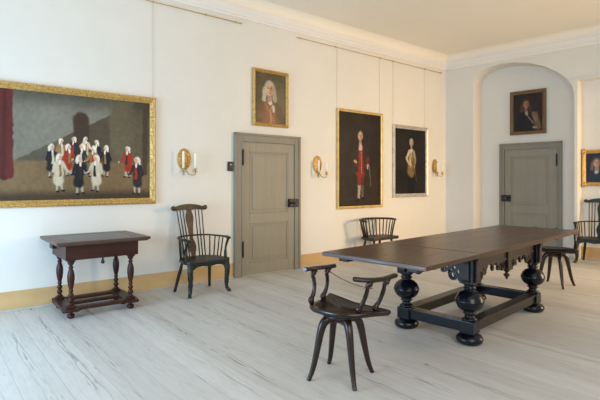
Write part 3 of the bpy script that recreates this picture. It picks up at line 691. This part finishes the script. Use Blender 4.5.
for sy in (-1, 1):
    y = CYL + sy * (HLY + .02)
    for sx in (-1, 1):
        T = Matrix.Translation((CX + sx * (HLX - BK), y, .69)) @ Matrix.Diagonal((-sx, 1, 1, 1)) @ Matrix.Rotation(PI / 2, 4, 'X')
        put_bracket(T, .235, .135, M['black'])
    b = MB(); b.prism([(-.04, .01), (.04, .01), (.034, -.012), (.018, -.022), (.012, -.03), (.020, -.045), (.010, -.058), (0, -.075), (-.010, -.058), (-.020, -.045), (-.012, -.03), (-.018, -.022), (-.034, -.012)], -.012, .012, Matrix.Translation((CX, y, .69)) @ XZ); b.build('drop', M['black'], r)
for sx in (-1, 1):
    x = CX + sx * (HLX + .02)
    RT = Matrix.Translation((x, CYL, .665)) @ Matrix.Rotation(PI / 2, 4, 'Z')
    for sy in (-1, 1):
        put_bracket(RT @ Matrix.Translation((sy * (HLY - BK), 0, 0)) @ Matrix.Diagonal((-sy, 1, 1, 1)) @ Matrix.Rotation(PI / 2, 4, 'X'), .24, .12, M['apron'])
        put_bracket(RT @ Matrix.Translation((sy * .04, 0, 0)) @ Matrix.Diagonal((sy, 1, 1, 1)) @ Matrix.Rotation(PI / 2, 4, 'X'), .22, .07, M['apron'])
        b = MB(); b.prism([(-.04, .01), (.04, .01), (.03, -.012), (.014, -.02), (.012, -.028), (.022, -.042), (.012, -.055), (0, -.07), (-.012, -.055), (-.022, -.042), (-.012, -.028), (-.014, -.02), (-.03, -.012)], -.012, .012, RT @ Matrix.Translation((sy * .335, 0, 0)) @ XZ); b.build('drop', M['apron'], r)
    b = MB(); b.span((x - .035, CYL - .042, .575), (x + .035, CYL + .042, .786), .005); b.span((x - .045, CYL - .055, .565), (x + .045, CYL + .055, .582), .004)
    b.lathe([(0, .462), (.008, .472), (.016, .49), (.028, .505), (.034, .515), (.018, .525), (.012, .535), (.022, .545), (.03, .555), (.03, .567)], (x, CYL, 0), 18); b.build('pendant', M['apron'], r, 'square block with turned drop finial')

# ------------------------------------------------------------------ comb-back windsor armchair (front = -y)
def make_windsor(label, loc, rz, group=None, wood='splat'):
    r = thing('windsor_armchair', label, 'chair', loc, rz, group)
    sz = .425; G = M['green']
    half = [(0, -.245), (.12, -.25), (.22, -.245), (.29, -.232), (.315, -.20), (.318, -.12), (.30, -.02), (.27, .09), (.21, .17), (.12, .21), (0, .22)]
    out = half + [(-x, y) for x, y in reversed(half[1:-1])]
    b = MB(); b.prism(out, sz - .02, sz + .022, bev=.012); b.build('seat', G, r)
    # arched front apron
    ap = [(-.265, .01), (.265, .01), (.265, -.075), (.235, -.07), (.21, -.05), (.17, -.036), (.10, -.03), (.05, -.038), (0, -.046), (-.05, -.038), (-.10, -.03), (-.17, -.036), (-.21, -.05), (-.235, -.07), (-.265, -.075)]
    b = MB(); b.prism(ap, -.013, .013, Matrix.Translation((0, -.205, sz - .02)) @ XZ); b.build('apron', G, r)
    for sx in (-1, 1):
        b = MB(); b.tube(smooth_pts([(sx * .265, -.195, sz - .005), (sx * .268, -.20, sz - .06), (sx * .272, -.207, sz - .13), (sx * .266, -.205, .20), (sx * .266, -.197, .10), (sx * .274, -.203, .045), (sx * .287, -.222, .02), (sx * .292, -.232, 0)], 5),
                         [.036] * 5 + [.035] * 5 + [.032] * 5 + [.027] * 5 + [.023] * 5 + [.021] * 5 + [.023] * 5 + [.026], 12, square=.35)
        b.build('front_leg', G, r)
        n = 13; p0, p1 = Vector((sx * .20, .12, sz - .01)), Vector((sx * .262, .225, 0))
        b = MB(); b.tube([p0.lerp(p1, i / (n - 1)) for i in range(n)], [.017, .018, .019, .021, .022, .0225, .0225, .022, .021, .020, .019, .019, .020], 12); b.build('rear_leg', G, r)
    # arm bow: front tips, round the back
    az = .715
    bow = smooth_pts([(-.295, -.20, az - .008), (-.305, -.13, az), (-.295, -.02, az), (-.27, .10, az), (-.21, .19, az + .004), (-.11, .235, az + .006), (0, .248, az + .006),
                      (.11, .235, az + .006), (.21, .19, az + .004), (.27, .10, az), (.295, -.02, az), (.305, -.13, az), (.295, -.20, az - .008)], 5)
    b = MB(); nb = len(bow); b.tube(bow, [.027 if i in (0, nb - 1) else .03 if (i < 6 or i > nb - 7) else .021 for i in range(nb)], 12, flat=.55)
    for sx in (-1, 1): b.lathe([(0, -.018), (.022, -.016), (.03, -.005), (.03, .005), (.022, .016), (0, .018)], (sx * .292, -.21, az - .01), 14)
    b.build('arm_rail', G, r)
    def at_bow(x):      # point of the rear bow at this x
        return min(bow, key=lambda p: abs(p[0] - x) + (9 if p[1] < .05 else 0))
    cz = 1.085; cy = .335
    def crest(x): return (x, cy - .55 * x * x, cz)
    for x in (-.19, -.142, -.094, .094, .142, .19):
        q = crest(x); s0 = (x * .80, .165 - .6 * x * x, sz + .01); bp = Vector(s0).lerp(Vector(q), .45)
        b = MB(); b.tube([s0, tuple(Vector(s0).lerp(Vector(q), .25)), tuple(bp), tuple(Vector(s0).lerp(Vector(q), .75)), (q[0], q[1], q[2] + .015)], [.0085, .0095, .009, .0075, .007], 8); b.build('spindle', G, r)
    for sx in (-1, 1):
        for (bx, by), (tx, ty) in (((.268, .03), (.288, .01)), ((.275, -.035), (.300, -.06)), ((.25, .09), (.27, .09)), ((.215, .14), (.232, .165))):
            b = MB(); b.tube([(sx * bx, by, sz + .01), (sx * (bx + tx) / 2, (by + ty) / 2, .57), (sx * tx, ty, az)], [.0085, .0095, .008], 8); b.build('spindle', G, r)
        b = MB(); b.tube(smooth_pts([(sx * .287, -.14, sz + .01), (sx * .289, -.135, .50), (sx * .293, -.135, .56), (sx * .297, -.15, .62), (sx * .297, -.18, .67), (sx * .295, -.19, az)], 4), [.020] * 8 + [.017] * 6 + [.019] * 7, 10, flat=.75); b.build('arm_post', G, r)
    # vase splat following the lean of the back
    hw = [(0, .030), (.05, .034), (.09, .05), (.14, .056), (.19, .046), (.235, .026), (.27, .022), (.31, .034), (.36, .034), (.42, .042), (.48, .052), (.54, .057), (.585, .05), (.62, .034), (.645, .038), (.69, .045)]
    b = MB(); L = .69; y0, z0, y1, z1 = .195, sz + .015, .33, cz + .02
    v = []
    for t, w in hw:
        f = t / L; y = y0 + (y1 - y0) * f + .012 * math.sin(PI * f); z = z0 + (z1 - z0) * f
        v += [(-w, y - .008, z), (w, y - .008, z), (w, y + .006, z), (-w, y + .006, z)]
    n = len(hw); qs = []
    for i in range(n - 1):
        for k in range(4): qs.append((4 * i + k, 4 * i + (k + 1) % 4, 4 * i + 4 + (k + 1) % 4, 4 * i + 4 + k))
    qs += [(3, 2, 1, 0), (4 * n - 4, 4 * n - 3, 4 * n - 2, 4 * n - 1)]
    b.faces(v, qs); b.build('splat', M[wood], r, 'vase-shaped back splat')
    # crest rail with eared ends
    b = MB(); xs = [-.232 + .464 * i / 24 for i in range(25)]; v = []
    for x in xs:
        q = crest(x); f = abs(x) / .232
        top = .012 + .046 * math.cos(min(f, 1) * PI / 2) ** .8; bot = -.02 + .008 * math.cos(f * PI)
        if abs(x) < .06: bot -= .012
        v += [(x, q[1] - .012, q[2] + bot), (x, q[1] + .012, q[2] + bot), (x, q[1] + .014, q[2] + top), (x, q[1] - .008, q[2] + top)]
    qs = [(4 * i + k, 4 * i + (k + 1) % 4, 4 * i + 4 + (k + 1) % 4, 4 * i + 4 + k) for i in range(24) for k in range(4)] + [(3, 2, 1, 0), (96, 97, 98, 99)]
    b.faces(v, qs)
    for sx in (-1, 1):
        q = crest(.232); b.lathe([(0, -.018), (.027, -.016), (.033, -.004), (.033, .004), (.027, .016), (0, .018)], T=Matrix.Translation((sx * .240, q[1], q[2] + .006)) @ Matrix.Rotation(PI / 2, 4, 'X'), seg=16)
    b.build('crest_rail', M[wood], r, 'crest rail with round ears')
    return r
make_windsor('dark green comb-back windsor armchair standing left of the left grey door', (-5.63, 2.885, 0), LW + R(3), 'comb-back windsor armchairs')
fl = Vector((-3.498, 9.129, 0)); u = Vector((math.cos(BW), math.sin(BW), 0)); nn = Vector((-math.sin(BW), math.cos(BW), 0))
make_windsor('dark green comb-back windsor armchair cut by the right edge, under ornate portrait', tuple(fl + u * .355 + nn * .18), BW, 'comb-back windsor armchairs', 'green')

# ------------------------------------------------------------------ low-back windsor chair
r = thing('low_back_chair', 'low dark spindle-back chair against the wall under the tall portraits', 'chair', (-5.80, 6.535, 0), LW)
K = M['darkbrown']; sz = .43
half = [(0, -.22), (.2, -.225), (.33, -.215), (.37, -.185), (.375, -.10), (.355, .02), (.30, .13), (.20, .195), (.1, .22), (0, .225)]
b = MB(); b.prism(half + [(-x, y) for x, y in reversed(half[1:-1])], sz - .03, sz + .02, bev=.014); b.build('seat', K, r)
for sx in (-1, 1):
    for y0, y1, q in ((-.12, -.17, 1), (.11, .205, .84)):
        b = MB(); p0, p1 = Vector((sx * .23 * q, y0, sz - .02)), Vector((sx * .29 * q, y1, 0)); b.tube([p0.lerp(p1, i / 8) for i in range(9)], [.019, .022, .024, .025, .025, .024, .022, .02, .019], 12); b.build('leg', K, r)
def arc(a, rx=.41, ry=.25, yc=-.02): return (rx * math.sin(a), yc + ry * math.cos(a))
angs = [-1.85 + 3.7 * i / 30 for i in range(31)]
b = MB(); pts = [(*arc(a), .745 + .012 * math.cos(a)) for a in angs]; b.tube(pts, .024, 12, flat=.8); b.build('back_rail', K, r)
for i in range(17):
    a = -1.78 + 3.56 * i / 16; t = arc(a); s0 = arc(a, .335, .19, -.015)
    b = MB(); b.tube([(*s0, sz + .005), ((s0[0] + t[0]) / 2, (s0[1] + t[1]) / 2, .6), (*t, .745)], [.010, .0115, .009] if 0 < i < 16 else [.014, .016, .013], 8); b.build('spindle', K, r)

# ------------------------------------------------------------------ round swivel armchairs (open side of the seat = +y)
def make_swivel(label, loc, rz, leg_turn):
    r = thing('swivel_armchair', label, 'chair', loc, rz, 'swivel armchairs at the long table')
    sz = .515; A = M['mahog']
    U = Matrix.Translation((.005, .02, 0)) @ Matrix.Rotation(R(6), 4, 'Z')       # the seat is turned a little on its hub
    def fin(b, name): bmesh.ops.transform(b.bm, matrix=U, verts=b.bm.verts[:]); return b.build(name, A, r)
    out = [(-.268, .155), (-.15, .152), (0, .142), (.15, .142), (.30, .145), (.316, .135), (.268, .05), (.222, -.05), (.16, -.135), (.07, -.183), (-.05, -.195), (-.155, -.182), (-.225, -.13), (-.258, -.04), (-.272, .06), (-.28, .14)]
    out = smooth_pts(out + [out[0]], 4)[:-1]
    b = MB(); n = len(out); rings = []
    for f, z in ((.12, -.022), (.4, -.020), (.65, -.012), (.85, 0), (.96, .006), (1.0, -.002), (1.0, -.020), (.95, -.032), (.8, -.040), (.1, -.043)):
        rings.append([b.bm.verts.new((x * f, y * f, sz + z + (.02 * max(0, y / .15) ** 3 * (.3 + max(0, -x / .25)) * f if z > -.022 else 0))) for x, y in out])
    for a, c in zip(rings, rings[1:]):
        for k in range(n):
            fc = b.bm.faces.new((a[k], a[(k + 1) % n], c[(k + 1) % n], c[k])); fc.smooth = True
    b.bm.faces.new(rings[0]); b.bm.faces.new(list(reversed(rings[-1])))
    fin(b, 'seat')
    b = MB(); b.lathe([(0, .40), (.03, .40), (.045, .41), (.075, .417), (.085, .43), (.085, .45), (.13, .455), (.14, .462), (.14, .472), (.05, .476)], seg=28); b.build('swivel_hub', M['mahogz'], r)
    for k in range(4):
        a = R(leg_turn + 90 * k); ca, sa = math.cos(a), math.sin(a)
        P = [(.055, .43), (.10, .437), (.138, .408), (.160, .352), (.178, .27), (.198, .175), (.222, .08), (.246, .02), (.256, 0)]
        pts = smooth_pts([(p * ca, p * sa, z) for p, z in P], 4); nn_ = len(pts)
        b = MB(); b.tube(pts, [(.034 - .019 * min(1, i / (nn_ * .85))) for i in range(nn_)], 12, flat=1.05, square=.25); b.build('leg', M['mahogz'], r)
    arms = ([(-.250, -.160, .783), (-.258, -.11, .778), (-.264, -.03, .773), (-.256, .06, .769), (-.236, .125, .770), (-.222, .165, .774)],
            [(.236, -.178, .783), (.262, -.14, .776), (.305, -.07, .769), (.330, .02, .766), (.340, .10, .770), (.352, .165, .779)])
    sups = (((-.246, -.076), (-.258, -.045)), ((-.262, .078), (-.240, .10))), (((.178, -.03), (.300, -.075)), ((.232, .095), (.336, .075)))
    for ar, sp in zip(arms, sups):
        pa = smooth_pts(ar, 5); na = len(pa)
        b = MB(); b.tube(pa, [.019 if i in (0, na - 1) else .025 for i in range(na)], 14, flat=.68); fin(b, 'arm')
        for (bx, by), (tx, ty) in sp:
            def P(t, dx, z): return (bx + (tx - bx) * t, by + (ty - by) * t + dx, z)
            pts = smooth_pts([P(0, -.010, sz), P(.02, -.022, sz + .028), P(.16, .004, sz + .06), P(.42, .014, sz + .12), P(.7, .002, sz + .175), P(.92, -.018, sz + .212), P(1, .006, .752), P(1, .02, .760)], 4)
            b = MB(); b.tube(pts, [.019] * 5 + [.016] * 5 + [.0145] * 10 + [.017] * 9, 10, square=.2)
            b.lathe([(0, -.017), (.02, -.015), (.024, 0), (.02, .015), (0, .017)], T=Matrix.Translation(P(0, -.016, sz + .022)) @ Matrix.Rotation(PI / 2, 4, 'Y'), seg=14)
            b.lathe([(0, -.016), (.018, -.014), (.022, 0), (.018, .014), (0, .016)], T=Matrix.Translation(P(1, -.006, .742)) @ Matrix.Rotation(PI / 2, 4, 'Y'), seg=14)
            fin(b, 'arm_support')
    return r
U_ = Matrix.Translation((.005, .02, 0)) @ Matrix.Rotation(R(6), 4, 'Z')
s1 = make_swivel('dark mahogany swivel armchair with splayed legs in front of the long table', (-2.525, 2.44, 0), 0, -112)
b = MB(); pts = []
for i in range(17):
    t = i / 16; pts.append(U_ @ Vector((-.240 + .55 * t, .10 - .165 * t, .742 - .03 * t - .025 * 4 * t * (1 - t))))
b.tube(pts, .0042, 6); b.build('barrier_cord', M['cord'], s1, 'thin cord tied across between the arms')
make_swivel('dark mahogany swivel armchair half hidden behind the far right end of the long table', (-2.855, 6.90, 0), R(195), 30)

# ------------------------------------------------------------------ light
W = bpy.data.worlds.new('World'); S.world = W; W.use_nodes = True
bg = W.node_tree.nodes['Background']; bg.inputs[0].default_value = (.82, .90, 1.0, 1); bg.inputs[1].default_value = .48
def area(name, loc, target, sx, sy, power, col):
    l = bpy.data.lights.new(name, 'AREA'); l.shape = 'RECTANGLE'; l.size = sx; l.size_y = sy; l.energy = power; l.color = col
    o = bpy.data.objects.new(name, l); COL.objects.link(o); o.location = loc
    o.rotation_euler = (Vector(target) - Vector(loc)).to_track_quat('-Z', 'Y').to_euler(); return o
area('near_window_light', (-3.6, -2.3, 1.5), (-4.2, 3, .6), 3.2, 2.0, 110, (.54, .77, 1.0))
area('corner_fill_light', (-4.2, -1.9, 1.1), (-5.2, 2.5, .2), 1.8, 1.5, 115, (.42, .70, 1.0))  # unseen blue fill, added to tint the lower wall and near floor
area('side_window_light', (1.25, 1.2, 2.3), (-4.5, 3.2, 1.8), 2.4, 2.4, 90, (1.0, .94, .84))
fw = area('far_window_light', (1.1, 9.0, 2.0), (-6, 6.4, 1.0), 1.4, 2.4, 112, (1.0, .70, .40)); fw.data.spread = R(95)

# ------------------------------------------------------------------ camera
cam = bpy.data.cameras.new('camera'); co = bpy.data.objects.new('camera', cam); COL.objects.link(co)
cam.sensor_width = 36.0; cam.lens = 470.0 / 600 * 36; cam.shift_y = -18.5 / 600; cam.clip_end = 60
co.location = (0, 0, 1.45); co.rotation_euler = (PI / 2, 0, math.atan(580 / 470.0))
S.camera = co
S.view_settings.view_transform = 'Standard'; S.view_settings.look = 'None'; S.view_settings.exposure = 0.04
